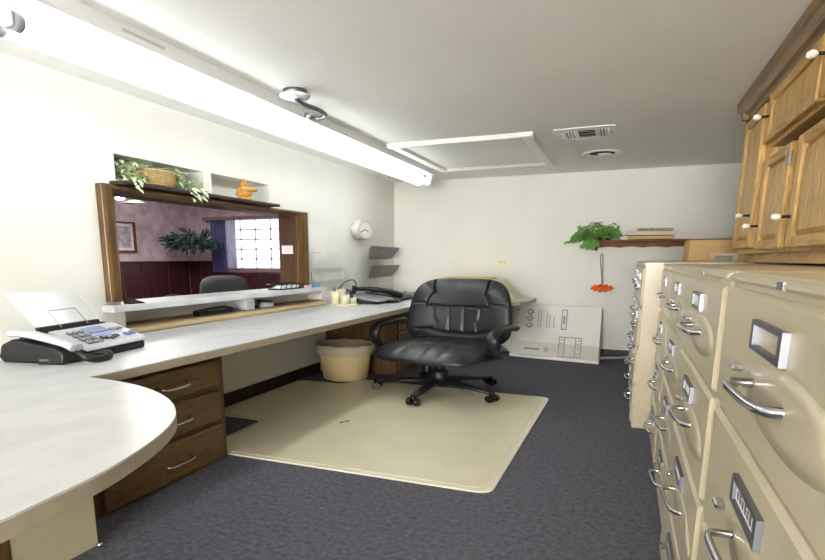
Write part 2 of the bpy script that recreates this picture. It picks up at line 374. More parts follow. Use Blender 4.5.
# air vent
t = thing('air_vent', 'white rectangular ceiling air register with louvres', 'vent', (-.39, 5.17, 2.2))
vx0, vx1, vy0, vy1 = -.62, -.155, 4.93, 5.42
zz = ZC - .014
zz = ZC - .007
f = MB().box(vx0, vx1, vy0, vy0 + .1, zz, ZC).box(vx0, vx1, vy1 - .1, vy1, zz, ZC).box(vx0, vx0 + .07, vy0 + .101, vy1 - .101, zz, ZC).box(vx1 - .07, vx1, vy0 + .101, vy1 - .101, zz, ZC)
f.box(-.46, -.44, vy0 + .101, vy1 - .101, zz, ZC).box(-.31, -.29, vy0 + .101, vy1 - .101, zz, ZC).build('frame', 'enamel', t)
B(vx0 + .07, vx1 - .07, vy0 + .1, vy1 - .1, ZC - .002, ZC).build('duct_shade', 'dark', t)  # flat dark sheet on the solid ceiling, painted shade of the vent opening
for k in range(4):
    for x0 in (-.545, -.285):
        MB().hexa([(x0 + k * .024, vy0 + .1, ZC - .012), (x0 + k * .024 + .01, vy0 + .1, ZC - .012), (x0 + k * .024 + .01, vy1 - .1, ZC - .012), (x0 + k * .024, vy1 - .1, ZC - .012),
                   (x0 + k * .024 + .006, vy0 + .1, ZC - .001), (x0 + k * .024 + .016, vy0 + .1, ZC - .001), (x0 + k * .024 + .016, vy1 - .1, ZC - .001), (x0 + k * .024 + .006, vy1 - .1, ZC - .001)]).build('louvre', 'enamel', t)
for k in range(3):
    y0 = vy0 + .12 + k * .09
    MB().hexa([(-.44, y0, ZC - .012), (-.31, y0, ZC - .012), (-.31, y0 + .012, ZC - .012), (-.44, y0 + .012, ZC - .012),
               (-.44, y0 + .04, ZC - .001), (-.31, y0 + .04, ZC - .001), (-.31, y0 + .052, ZC - .001), (-.44, y0 + .052, ZC - .001)]).build('louvre', 'enamel', t)
for px in (vx0 + .03, vx1 - .03):
    MB().lathe([(.0, zz - .004), (.012, zz - .002), (.014, zz)], (px, 5.175, 0), 10, cap=False).build('screw', 'steel', t)
# recessed can light
t = thing('recessed_light', 'round recessed ceiling downlight with white trim ring and eyeball', 'ceiling light', (-.297, 6.167, 2.19))
c = (-.297, 6.167, 0)
MB().lathe([(.125, ZC - .005), (.17, ZC - .007), (.185, ZC - .004), (.185, ZC), (.125, ZC), (.125, ZC - .005)], c, 32, cap=False).build('trim_ring', 'enamel', t)
MB().lathe([(.0, ZC - .003), (.124, ZC - .003), (.124, ZC)], c, 24, cap=False).build('can_shade', 'dark', t)  # flat dark disc, shade of the can's hollow put into colour
MB().lathe([(.0, ZC - .02), (.04, ZC - .017), (.062, ZC - .008), (.066, ZC - .003)], (-.275, 6.215, 0), 20, cap=False).build('eyeball', 'enamel', t)

# ------------------------------------------------------------------ worktop and built-ins
def slab(name, poly, z0, z1, top, edge, label, cat):
    t = thing(name, label, cat, (poly[0][0], poly[0][1], z0))
    MB().prism(poly, 'z', z1 - .006, z1).build('surface', top, t)
    MB().prism(poly, 'z', z0, z1 - .0062).build('edge_band', edge, t)
    return t
pen = [(-1.05, -.6), (-1.05, .40), (-1.052, .614), (-1.064, .725), (-1.083, .87), (-1.127, 1.022), (-1.19, 1.174), (-1.281, 1.315), (-1.407, 1.43), (-1.545, 1.513), (-1.70, 1.573), (-1.86, 1.606), (-2.035, 1.616)]
pen = [(p.x, p.y) for p in spline([(*q, 0) for q in pen[1:]], 4)]
pen = [(-1.05, -.6)] + pen
poly = pen + [(-2.02, 6.2), (-1.98, 6.45), (-1.85, 6.62), (-1.2, 6.62), (-1.1, 6.64), (-1.03, 6.72), (-1.02, 6.85), (-1.02, YB), (XW, YB), (XW, -.6)]
slab('worktop', poly, ZK - .045, ZK, 'lam', 'lam_edge', 'white marbled laminate worktop with a rounded end wrapping two walls', 'countertop')
# sill of the reception window
t = thing('window_sill', 'marbled laminate sill board under the reception window', 'sill', (-2.95, 3.9, .87))
B(XW - WT - .06, XW + .10, 2.52, 5.22, .872, .915).build('board', 'lam', t, bevel=.004)
t = thing('cubby_shelf', 'pale wooden shelf board with a rounded lip in the cubby above the worktop', 'shelf', (-3.05, 4, ZK))
MB().prism([(XW - .174, ZK), (XW + .05, ZK), (XW + .06, ZK + .015), (XW + .055, ZK + .035), (XW + .03, ZK + .048), (XW + .0, ZK + .05), (XW - .174, ZK + .05)], 'y', 2.58, 5.30).build('lip', 'lip', t)
B(XW - .173, XW - .005, 2.70, 5.295, ZK + .05, ZK + .055).build('floor_board', 'lip_dk', t)
B(XW - .172, XW + .03, 3.95, 4.05, ZK + .055, .872).build('divider', 'lam', t)

# near drawer pedestal
def pull(parent, y, z, x, w=.10, m='chrome'):
    pts = spline([(x, y - w, z), (x + .035, y - w * .95, z - .004), (x + .045, y - w * .7, z - .012), (x + .045, y + w * .7, z - .012), (x + .035, y + w * .95, z - .004), (x, y + w, z)], 4)
    return MB().tube(pts, .008, .008, n=6).build('handle', m, parent)
def pedestal(y0, y1, xf, label, rows, seed):
    t = thing('drawer_pedestal', label, 'drawer unit', (xf - .4, (y0 + y1) / 2, 0))
    B(XW + .02, xf - .03, y0, y1, .0, ZK - .047).build('carcass', 'walnut_v', t)
    for z0, z1 in rows:
        d = B(xf - .03, xf, y0 + .04, y1 - .06, z0, z1).build('drawer', 'walnut', t, bevel=.008)
        pull(d, (y0 + y1) / 2 + .02, z0 + (z1 - z0) * .52, xf)
    return t
pedestal(1.70, 2.645, -2.156, 'dark walnut three-drawer pedestal beneath the worktop by the rounded end', [(.02, .235), (.262, .44), (.468, .625)], 1)
t = pedestal(5.33, 6.35, -2.10, 'dark walnut pedestal under the worktop behind the office chair', [(.03, .235), (.262, .44), (.468, .625)], 2)
t = thing('support_panel', 'beige laminate panel under the rounded end of the worktop', 'panel', (-2.0, 1.36, 0))
B(-2.04, -1.988, 1.185, 1.54, .0, ZK - .047).build('board', 'beige_panel', t)
MB().lathe([(.0, 0), (.012, .0), (.014, .012), (.0, .018)], (-1.97, 1.535, .0), 10, cap=False).build('glide', 'chrome', t)
tag(B(-2.06, -1.985, .5, 1.18, 0, ZK - .047).build('end_panel', 'walnut_v'), 'dark brown wooden end panel beside the beige panel under the worktop', 'panel')

# ------------------------------------------------------------------ chair mat
def rounded(poly, r, n=5):
    out = []
    m = len(poly)
    for i, p in enumerate(poly):
        p = Vector((*p, 0)); a = Vector((*poly[i - 1], 0)); b = Vector((*poly[(i + 1) % m], 0))
        da = (a - p).normalized(); db = (b - p).normalized()
        for k in range(n + 1):
            u = k / n; q = (p + da * r) * (1 - u) ** 2 + p * 2 * u * (1 - u) + (p + db * r) * u * u
            out.append((q.x, q.y))
    return out
mp = rounded([(-2.43, 2.66), (-.55, 2.70), (-.52, 4.93), (-2.43, 4.98), (-2.43, 4.72), (-2.93, 4.72), (-2.93, 3.36), (-2.43, 3.36)], .09)
t = thing('chair_mat', 'cream vinyl chair mat lying on the charcoal carpet', 'mat', (-1.5, 3.8, 0))
MB().prism(mp, 'z', .0, .010).build('sheet', 'mat_edge', t, bevel=.004)
ip = rounded([(-2.39, 2.70), (-.60, 2.745), (-.57, 4.89), (-2.39, 4.94), (-2.39, 4.68), (-2.90, 4.68), (-2.90, 3.40), (-2.39, 3.40)], .07)
MB().prism(ip, 'z', .010, .0115).build('studded_field', 'mat', t)
for q in range(2): MB().hexa([(-1.86 + q * .02 - .008, 3.52 + q * .045, .0115), (-1.84 + q * .02, 3.51 + q * .045, .0115), (-1.83 + q * .02, 3.55 + q * .045, .0115), (-1.855 + q * .02, 3.56 + q * .045, .0115), (-1.86 + q * .02 - .008, 3.52 + q * .045, .012), (-1.84 + q * .02, 3.51 + q * .045, .012), (-1.83 + q * .02, 3.55 + q * .045, .012), (-1.855 + q * .02, 3.56 + q * .045, .012)]).build('scuff', 'ink', t)

# ------------------------------------------------------------------ filing cabinets
def filing_cabinet(y0, y1, xf, ztop, zs, label, depth=1.05, blank_top=False, text_rows=(), group=None):
    t = thing('filing_cabinet', label, 'filing cabinet', ((2 * xf + depth) / 2, (y0 + y1) / 2, 0), 0, group)
    B(xf + .010, xf + depth, y0 + .009, y1 - .009, 0, ztop).build('body', 'cab', t, bevel=.006)
    B(xf - .002, xf + .02, y0 + .006, y1 - .006, zs[0] + .004, ztop - .004).build('header', 'cab', t, bevel=.006)
    B(xf - .003, xf + .005, (y0 + y1) / 2 - .02, (y0 + y1) / 2 + .02, (zs[0] + ztop) / 2 - .006, (zs[0] + ztop) / 2 + .006).build('badge', 'steel', t)
    ym = (y0 + y1) / 2; s = (y1 - y0)
    for k in range(len(zs) - 1):
        a, b = zs[k + 1] + .0075, zs[k] - .0075
        d = B(xf - .004, xf + .02, y0 + .022, y1 - .022, a, b).build('drawer', 'cab', t, bevel=.009)
        h = b - a
        zc = a + h * .43
        MB().lathe([(.0, -.0050), (.15, -.0047), (.26, -.0041), (.262, .0)], (xf - .0005, ym - .12, zc - .004), 28, axis='x', sy=.22, cap=False).build('finger_recess', 'cab', d)
        # chrome bail handle
        ya, yb = ym + .082, ym - .125
        pts = spline([(xf - .002, ya, zc), (xf - .03, ya, zc), (xf - .046, ya - .012, zc), (xf - .046, ya - .06, zc - .002), (xf - .036, yb + .05, zc - .004), (xf - .022, yb + .012, zc - .003), (xf - .002, yb, zc)], 4)
        MB().tube(pts, .0085, .006, n=6).build('handle', 'chrome', d)
        MB().box(xf - .022, xf, ym + .185, ym + .225, zc + .002, zc + .016).build('latch', 'chrome', d, bevel=.004)
        # label holder
        hz0, hz1 = a + h * .655, a + h * .655 + .050; hy0, hy1 = ym - .103, ym + .103
        fr = MB().box(xf - .014, xf, hy0, hy1, hz1 - .008, hz1).box(xf - .014, xf, hy0, hy1, hz0, hz0 + .008).box(xf - .0142, xf, hy1 - .02, hy1, hz0 + .0081, hz1 - .0081).box(xf - .0142, xf, hy0, hy0 + .02, hz0 + .0081, hz1 - .0081)
        lh = fr.build('label_holder', 'steel', d)
        if not (blank_top and k == 0): B(xf - .0085, xf - .0055, hy0 + .021, hy1 - .021, hz0 + .009, hz1 - .009).build('card', 'paper', d)
        if k in text_rows:
            for q in range(7):
                yy = hy1 - .035 - q * .021
                B(xf - .0095, xf - .008, yy - .012, yy, hz0 + .016, hz0 + .030 + .005 * (q % 2)).build('writing', 'ink', d)
    return t
Z1 = [1.147, .870, .583, .297, .012]
Z2 = [1.143, .863, .583, .303, .023]
filing_cabinet(.56, 1.492, .222, 1.172, Z1, 'beige steel filing cabinet with a lettered card in its second drawer', text_rows=(1,), blank_top=True)
filing_cabinet(1.52, 2.43, .222, 1.172, Z1, 'beige steel filing cabinet beside the one with a lettered card, blank white cards', text_rows=())
filing_cabinet(2.46, 3.375, .238, 1.170, Z2, 'beige steel filing cabinet, third in the row counting from the lettered-card cabinet', text_rows=())
filing_cabinet(3.39, 4.25, .238, 1.170, Z2, 'beige steel filing cabinet next to the bare side of the projecting cabinet', text_rows=())
for i, lab in enumerate(('projecting beige filing cabinet whose bare side shows past the row', 'beige filing cabinet between the projecting one and the last by the shelf wall', 'last beige filing cabinet towards the wall with the wooden shelf')):
    filing_cabinet(4.257 + i * .8, 5.05 + i * .8, .116, 1.18, [1.15, .87, .59, .31, .03], lab)

# ------------------------------------------------------------------ oak wall cabinets
t = thing('wall_cabinet', 'honey oak wall cabinet with crown moulding above the filing cabinets', 'cabinet', (1.0, 3.3, 1.2))
CY0, CY1, CF = 1.75, 4.56, .70
car = MB().box(CF, XR, CY0, CY1, 1.235, 1.745).box(CF, XR, CY0, CY1, 1.815, 2.13).box(CF, XR, 3.88, CY1, 1.745, 1.815).box(CF + .2, XR, CY0, 3.88, 1.745, 1.815)
car.build('carcass', 'oak', t)
B(CF + .04, XR, CY0, CY1 - .04, 1.181, 1.235).build('plinth', 'oak_flat', t)
B(CF + .004, CF + .2, CY0, 3.879, 1.746, 1.750).build('slot_shade', 'dk_brown', t)  # dark sheet in the gap, its shadow put into colour
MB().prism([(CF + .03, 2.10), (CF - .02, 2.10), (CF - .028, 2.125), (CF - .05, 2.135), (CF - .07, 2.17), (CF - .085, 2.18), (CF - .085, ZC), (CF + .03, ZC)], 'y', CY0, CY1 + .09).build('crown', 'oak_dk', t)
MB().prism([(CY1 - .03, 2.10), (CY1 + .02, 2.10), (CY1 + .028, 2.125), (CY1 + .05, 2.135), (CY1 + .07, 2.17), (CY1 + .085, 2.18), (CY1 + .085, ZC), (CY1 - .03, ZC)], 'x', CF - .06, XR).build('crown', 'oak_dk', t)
def oak_door(y0, y1, z0, z1, knob=None, hinge=None, arch=False):
    x1 = CF; x0 = .66; s = .085; r = .05
    d = B(x0 + .022, x1, y0 + s - .004, y1 - s + .004, z0 + r - .004, z1 - r + .004).build('door', 'oak', t)
    for ya in (y0, y1 - s): B(x0, x1, ya, ya + s, z0, z1).build('stile', 'oak', d, bevel=.007)
    for za in (z0, z1 - r): B(x0 + .002, x1, y0 + s, y1 - s, za, za + r).build('rail', 'oak_flat', d, bevel=.005)
    a0, a1, b0, b1 = y0 + s + .002, y1 - s - .002, z0 + r + .002, z1 - r - .002
    e = .035
    MB().hexa([(x0 + .022, a0, b0), (x0 + .022, a0, b1), (x0 + .022, a1, b1), (x0 + .022, a1, b0),
               (x0 + .008, a0 + e, b0 + e * .6), (x0 + .008, a0 + e, b1 - e * .6), (x0 + .008, a1 - e, b1 - e * .6), (x0 + .008, a1 - e, b0 + e * .6)]).build('panel', 'oak', d)
    if knob:
        ky, kz = knob
        k = MB().lathe([(.0, -.075), (.02, -.072), (.03, -.06), (.026, -.045), (.012, -.036)], (x0, ky, kz), 16, axis='x', sy=.55, cap=False).build('knob', 'porcelain', d)
        MB().lathe([(.011, -.04), (.011, 0.002)], (x0, ky, kz), 10, axis='x', sy=.6).build('knob_stem', 'dk_brown', d)
    if hinge:
        for hz in hinge: B(x0 - .006, x0 + .01, y1 - .006 if hinge and y1 < 3.3 else y0 - .01, (y1 + .012) if y1 < 3.3 else y0 + .008, hz - .03, hz + .03).build('hinge', 'steel', d, bevel=.003)
oak_door(3.97, 4.535, 1.265, 2.07, (4.02, 1.455))
oak_door(2.93, 3.86, 1.832, 2.09, (3.815, 1.965))
oak_door(1.95, 2.86, 1.832, 2.09, (2.82, 1.98))
oak_door(3.235, 3.80, 1.25, 1.735, (3.755, 1.38), (1.66,))
oak_door(2.16, 3.11, 1.25, 1.735, (3.07, 1.386))

# ------------------------------------------------------------------ office chair
ch = thing('office_chair', 'black leather swivel office chair with loop arms on the vinyl mat', 'chair', (-1.49, 4.78, .0115), -.14)
def cushion(wx, wy, hh, nu=36, nv=36, grooves=(), p=3.2, corner=4.0, vgro=(), puff=.5, taper=0):
    mb = MB(); vs = []
    def h(u, v):
        e = max(0, 1 - abs(u) ** 4) ** .5 * max(0, 1 - abs(v) ** 4) ** .5
        z = e
        for g, wd, dp, v0, v1 in grooves:
            gx = g(v) if callable(g) else g
            fd = min(1, max(0, (v - v0) / .12)) * (min(1, max(0, (v1 - v) / .12)) if v1 < .99 else 1)
            z -= dp * fd * math.exp(-((u - gx) / wd) ** 2)
        for g, wd, dp, u0, u1 in vgro:
            gy = g(u) if callable(g) else g
            if u0 <= u <= u1: z -= dp * math.exp(-((v - gy) / wd) ** 2)
        return max(z, .02 if e > .05 else 0)
    for s in (1, -1):
        for j in range(nv + 1):
            for i in range(nu + 1):
                a, b = -1 + 2 * i / nu, -1 + 2 * j / nv
                # square to superellipse
                k = (abs(a) ** corner + abs(b) ** corner) ** (1 / corner) if (a or b) else 1
                m = max(abs(a), abs(b)); q = m / k if k else 1
                u, v = a * q, b * q
                z = h(a, b) * hh * (1 if s > 0 else .35) * s
                ww = wx * (1 + taper * -v)
                vs.append((u * ww, v * wy, z))
    n = nu + 1; off = n * (nv + 1); fs = []
    for j in range(nv):
        for i in range(nu):
            a = j * n + i
            fs.append((a, a + 1, a + n + 1, a + n)); fs.append((off + a, off + a + n, off + a + n + 1, off + a + 1))
    mb.add(vs, fs, True)
    return mb
seat = cushion(.54, .50, .075, grooves=[(-.36, .035, .22, -.95, .6), (.36, .035, .22, -.95, .6), (0, .035, .2, -.95, .6)], vgro=[(-.2, .045, .22, -.85, .85), (.4, .045, .2, -.85, .85)], corner=4.5)
seat.v = [Vector((v.x, v.y, v.z - .045 * max(0, -v.y / .5) ** 3)) for v in seat.v]
seat.xf(Matrix.Translation((0, .02, .375)))
seat.build('seat', 'leather', ch, local=True)
MB().lathe([(.0, .30), (.40, .305), (.47, .335), (.48, .36)], (0, .02, 0), 32, sx=1.05, cap=False).build('seat_pan', 'black', ch, local=True)
# backrest
back = cushion(.525, .30, .10, nu=110, nv=84, grooves=[(-.62, .022, .4, .06, 1), (.62, .022, .4, .06, 1), (lambda v: -.5 - .1 * (v - .1), .018, .16, -.66, .2), (lambda v: -.2 - .06 * (v - .1), .018, .16, -.66, .2), (lambda v: .1 - .02 * v, .018, .16, -.66, .2), (lambda v: .42 + .06 * v, .018, .16, -.66, .2)],
               vgro=[(.14, .022, .4, -.64, .64), (.2, .02, .15, -.95, -.64), (.2, .02, .15, .64, .95), (-.66, .04, .3, -.85, .85)], corner=3.8, taper=.10)
mm = Matrix.Translation((0, .50, .685)) @ Matrix.Rotation(math.radians(90 - 9), 4, 'X')
back.v = [Vector((v.x, v.y * 1.08, v.z + .10 * (v.x / .5) ** 2)) for v in back.v]
back.xf(mm); back.build('backrest', 'leather', ch, local=True)
for s in (-1, 1):
    x = s * .57
    pts = spline([(x * .90, .50, .555), (x * .97, .38, .585), (x, .15, .60), (x, -.08, .595), (x, -.19, .56), (x, -.20, .49), (x * .99, -.13, .405), (x * .93, .05, .355), (x * .80, .22, .335)], 5)
    MB().tube(pts, .055, .026, n=10, ref=(1, 0, 0)).build('armrest', 'black', ch, local=True)
MB().lathe([(.055, .155), (.055, .31)], (0, 0, 0), 16).build('gas_lift', 'blackgloss', ch, local=True)
MB().lathe([(.09, .06), (.085, .19), (.075, .20)], (0, 0, 0), 18).build('column_sleeve', 'black', ch, local=True)
MB().box(-.16, .16, -.2, .24, .275, .325).build('tilt_mechanism', 'black', ch, local=True, bevel=.015)
MB().tube([(-.1, .0, .2), (-.17, .02, .2)], .05, .026, n=10).build('tension_knob', 'black', ch, local=True)
MB().tube(spline([(0, .2, .31), (0, .40, .34), (0, .53, .44), (0, .56, .60)]), .07, .018, n=8, ref=(1, 0, 0)).build('back_bar', 'black', ch, local=True)
for k in range(5):
    a = math.radians(-86 + 72 * k); ca, sa = math.cos(a), math.sin(a)
    leg = MB().tube([(ca * .05, sa * .05, .105), (ca * .3, sa * .3, .095), (ca * .57, sa * .57, .075)], [.05, .042, .035], [.03, .024, .018], n=8, ref=(-sa, ca, 0)).build('base_leg', 'black', ch, local=True)
    cx_, cy_ = ca * .58, sa * .58
    ax = Vector((-sa, ca, 0)) * .05
    c0 = Vector((cx_, cy_, .032))
    cm = MB().tube([c0 - ax, c0 - ax * .25], .045, .031, n=14, ref=(ca, sa, 0)).tube([c0 + ax * .25, c0 + ax], .045, .031, n=14, ref=(ca, sa, 0)).tube([(cx_, cy_, .03), (cx_, cy_, .085)], .022, n=8, ref=(1, 0, 0))
    cm.build('caster', 'blackgloss', leg, local=True)

# ------------------------------------------------------------------ waste bin
t = thing('waste_bin', 'beige round waste bin with a translucent liner under the worktop', 'bin', (-2.55, 4.98, .0115))
c = (-2.55, 4.98, 0)
MB().lathe([(.0, .0), (.21, .0), (.225, .008), (.275, .35), (.265, .35), (.215, .015), (.0, .012)], (c[0], c[1], .0116), 36, cap=False).build('bucket', 'bin', t)
lp = []
lm = MB(); n = 48; rings = []
for r, z, wob in ((.225, .12, .0), (.262, .35, .0), (.285, .372, .006), (.30, .36, .008), (.305, .31, .010), (.298, .275, .012)):
    rings.append([(c[0] + (r + wob * math.sin(k * 2.7 + z * 40)) * math.cos(2 * math.pi * k / n), c[1] + (r + wob * math.cos(k * 1.9 + z * 30)) * math.sin(2 * math.pi * k / n), z + wob * .8 * math.sin(k * 1.3)) for k in range(n)])
lm.add([p for r in rings for p in r], [(i * n + k, i * n + (k + 1) % n, (i + 1) * n + (k + 1) % n, (i + 1) * n + k) for i in range(len(rings) - 1) for k in range(n)], True)
lm.build('liner', 'liner', t)

# ------------------------------------------------------------------ fax machine
t = thing('fax_machine', 'grey and black fax machine with a sheet in its tray on the worktop', 'fax machine', (-2.6, 2.08, ZK))
FAX = t
z = ZK
MB().prism([(-2.42, z), (-2.42, z + .035), (-2.44, z + .045), (-2.70, z + .115), (-2.80, z + .125), (-2.92, z + .10), (-2.94, z)], 'y', 1.90, 2.46).build('body', 'black', t, bevel=.01)
MB().hexa([(-2.405, 1.90, z + .04), (-2.405, 2.475, z + .04), (-2.69, 2.475, z + .112), (-2.69, 1.90, z + .112),
           (-2.41, 1.90, z + .056), (-2.41, 2.47, z + .056), (-2.69, 2.47, z + .130), (-2.69, 1.90, z + .130)]).build('control_panel', 'lightgrey', t, bevel=.006)
def panel(y, u, h=.0): # u 0 front .. 1 back
    return Vector((-2.41 - .28 * u, y, z + .056 + .074 * u + h))
def key(y, u, dy, du, m, nm, hh=.008):
    vs = [panel(y - dy, u - du), panel(y + dy, u - du), panel(y + dy, u + du), panel(y - dy, u + du)]
    MB().hexa(vs + [v + Vector((.003, 0, hh)) for v in vs]).build(nm, m, t)
for r in range(4):
    for c_ in range(3): key(1.985 + c_ * .048, .20 + r * .17, .016, .05, 'btngrey', 'key')
key(2.21, .72, .085, .14, 'lcd', 'display', .006)
key(2.21, .45, .07, .07, 'lcd', 'display_base', .004)
for q in range(5): key(2.13 + q * .035, .22 + .04 * abs(q - 2), .012, .04, 'black', 'key')
for q in range(3): key(2.33 + q * .04, .62, .013, .05, 'btngrey', 'key')
key(2.36, .28, .02, .06, 'btnblue', 'key'); key(2.42, .30, .018, .06, 'btnblue', 'key')
# handset on the near end
MB().prism([(-2.44, z), (-2.43, z + .05), (-2.50, z + .075), (-2.80, z + .105), (-2.88, z + .08), (-2.90, z + .02), (-2.88, z)], 'y', 1.735, 1.90).build('handset_cradle', 'black', t, bevel=.02, seg=2)
MB().tube(spline([(-2.39, 1.80, z + .072), (-2.46, 1.80, z + .092), (-2.60, 1.80, z + .112), (-2.74, 1.80, z + .128), (-2.84, 1.80, z + .128)], 4), .055, .016, n=10, ref=(0, 1, 0)).build('handset', 'lightgrey', t)
MB().tube(spline([(-2.40, 1.80, z + .05), (-2.335, 1.80, z + .03), (-2.30, 1.86, z + .018), (-2.29, 1.96, z + .02), (-2.34, 1.99, z + .03), (-2.40, 1.94, z + .018), (-2.42, 1.85, z + .018), (-2.46, 1.78, z + .018), (-2.60, 1.72, z + .018)]), .016, .011, n=8).build('coiled_cord', 'black', t)
MB().hexa([(-2.70, 1.88, z + .10), (-2.70, 2.38, z + .10), (-2.74, 2.38, z + .10), (-2.74, 1.88, z + .10), (-2.72, 1.88, z + .15), (-2.72, 2.38, z + .15), (-2.76, 2.38, z + .15), (-2.76, 1.88, z + .15)]).build('paper_guide', 'black', t)
for y_ in (1.84, 2.40):
    B(-2.80, -2.70, y_ - .02, y_ + .02, z + .10, z + .135).build('guide_tab', 'black', t, bevel=.006)
pm = MB()
for k in range(7):
    u = k / 6
    pm.v += [Vector((-2.71 - .25 * u ** 1.1, 1.88 - .0 * u, z + .11 + .19 * u)), Vector((-2.71 - .25 * u ** 1.1, 2.42, z + .11 + .19 * u))]
pm.f = [(2 * k, 2 * k + 1, 2 * k + 3, 2 * k + 2) for k in range(6)]; pm.sm = [True] * 6
sheet = pm.build('paper_sheet', 'paper'); tag(sheet, 'white sheet of paper leaning in the fax tray', 'paper')
sm = sheet.modifiers.new('thickness', 'SOLIDIFY'); sm.thickness = .003
wire = MB().tube([(-2.705, 2.03, z + .14), (-2.80, 2.03, z + .215), (-2.80, 2.26, z + .215), (-2.705, 2.26, z + .14)], .0035, n=5).build('wire_support', 'grey', t)
MB().tube(spline([(-2.90, 1.76, z + .03), (-2.93, 1.7, z + .02), (-2.93, 1.55, z + .010), (-2.90, 1.3, z + .010)]), .007, n=6).build('power_cord', 'black', t)

PV = Vector((-2.6, 2.08, ZK)); FR = Matrix.Translation((0.06, -.075, 0)) @ Matrix.Translation(PV) @ Matrix.Rotation(.17, 4, 'Z') @ Matrix.Diagonal((.78, .80, 1.05, 1)) @ Matrix.Translation(-PV)
FAX.matrix_world = FR @ Matrix.Translation(PV)
sheet.matrix_world = FR
# ------------------------------------------------------------------ things on the left wall
t = thing('wall_clock', 'round white wall clock between the reception window and the wall pockets', 'clock', (XW, 6.25, 1.54))
c = (XW, 6.22, 1.545)
MB().lathe([(.0, .005), (.205, .005), (.235, .02), (.24, .08), (.225, .10), (.20, .105), (.19, .092)], c, 40, axis='x', sy=.48, cap=False).build('case', 'clockcase', t)
MB().lathe([(.0, .09), (.195, .09)], c, 36, axis='x', sy=.48, cap=False).build('dial', 'face', t)
for k in range(12):
    a = 2 * math.pi * k / 12; d = Vector((0, math.sin(a), math.cos(a) * .48))
    MB().tube([Vector(c) + Vector((.092, 0, 0)) + d * .15, Vector(c) + Vector((.092, 0, 0)) + d * .175], .004, .0025, n=5).build('hour_mark', 'ink_l', t)
for a, ln, nm in ((2.1, .10, 'hour_hand'), (4.2, .15, 'minute_hand')):
    d = Vector((0, math.sin(a), math.cos(a) * .48))
    MB().tube([Vector(c) + Vector((.095, 0, 0)), Vector(c) + Vector((.095, 0, 0)) + d * ln], .005, .003, n=5).build(nm, 'ink', t)
def pocket(zc, label):
    t = thing('wall_pocket', label, 'wall file', (XW, 6.6, zc - .08))
    x0, x1 = XW, -2.80
    MB().hexa([(XW + .005, 6.50, zc - .07), (x1 - .04, 6.18, zc - .075), (x1 - .04, 6.93, zc - .072), (XW + .005, 6.97, zc - .075),
               (XW + .005, 6.53, zc + .06), (x1 + .01, 6.15, zc + .075), (x1 + .01, 7.10, zc + .075), (XW + .005, 7.14, zc + .05)]).build('tray', 'dgrey', t, bevel=.008)
    MB().hexa([(x1 - .042, 6.18, zc - .075), (x1 - .03, 6.18, zc - .075), (x1 - .03, 6.36, zc - .075), (x1 - .042, 6.36, zc - .075),
               (x1 + .008, 6.15, zc + .077), (x1 + .02, 6.15, zc + .077), (x1 + .02, 6.46, zc + .077), (x1 + .008, 6.46, zc + .077)]).build('label_fold', 'dgrey', t)
    MB().lathe([(.0, .012), (.03, .008), (.035, 0)], (x1 - .02, 6.56, zc + .01), 14, axis='x', sy=.5, cap=False).build('emblem', 'grey', t)
    return t
pocket(1.275, 'grey plastic wall file pocket, upper of two near the corner')
pocket(1.048, 'grey plastic wall file pocket, lower of two near the corner')
t = thing('brochure_holder', 'clear acrylic brochure holder fixed to the wall beside the reception window', 'brochure holder', (XW, 5.4, .93))
B(XW + .002, XW + .01, 5.06, 5.74, .95, 1.27).build('backplate', 'clear', t)
for za, zb in ((.965, 1.085), (1.10, 1.27)):
    B(XW + .05, XW + .056, 5.06, 5.74, za, zb - .02).build('pocket_front', 'clear', t)
    B(XW + .01, XW + .056, 5.06, 5.74, za, za + .008).build('pocket_floor', 'clear2', t)
    for yy in (5.06, 5.734): B(XW + .01, XW + .056, yy, yy + .006, za, zb - .02).build('pocket_side', 'clear2', t)
# ------------------------------------------------------------------ niche contents
t = thing('basket_plant', 'variegated trailing plant in a wicker basket in the wall niche', 'potted plant', (-3.02, 3.05, 1.69))
c = (-3.03, 3.06, 1.69)
bk = MB().lathe([(.0, 0), (.135, .0), (.15, .05), (.155, .105), (.145, .105), (.14, .06)], c, 32, sx=.55, sy=1.35, cap=False).build('basket', 'wicker', t)
for k in range(7):
    z_ = c[2] + .008 + k * .014; r = .14 + .016 * k / 6
    MB().tube([(c[0] + r * .55 * math.cos(a), c[1] + r * 1.35 * math.sin(a), z_) for a in [2 * math.pi * i / 32 for i in range(33)]], .006, n=5, cap=False).build('weave', 'wicker', bk)
fl = MB()
for k in range(620):
    sd = random.random()
    if sd < .45: y_ = random.uniform(2.75, 2.96); zz = 1.70 + random.random() * .125
    elif sd < .85: y_ = random.uniform(3.22, 3.45); zz = 1.695 + random.random() * .10 - (y_ - 3.2) * .14
    else: y_ = random.uniform(2.85, 3.3); zz = 1.785 + random.random() * .02
    x_ = random.uniform(-3.10, -2.95)
    a = random.uniform(0, 6.28); el = random.uniform(-.5, .9)
    d = Vector((math.cos(a) * .5 + .3, math.sin(a), el * .6))
    leaf(fl, (x_, y_, zz), d, (random.uniform(-.4, .4), random.uniform(-.4, .4), 1), random.uniform(.045, .085), random.uniform(.008, .015), .3)
for tx, ty, n_ in ((-2.85, 2.75, 8), (-2.845, 3.27, 10), (-2.845, 3.34, 8)):
    for k in range(n_):
        leaf(fl, (tx + random.uniform(-.02, .01), ty + random.uniform(-.03, .03), 1.69 - .008 * k), (random.uniform(.2, 1), random.uniform(-1, 1), -.3), (1, 0, .6), .04, .013, .3)
fl.build('foliage', 'leaf1', t)
t = thing('figurine', 'small ochre figurine standing in the empty wall niche', 'figurine', (-3.0, 4.0, 1.678))
c = (-2.97, 3.99, 1.678)
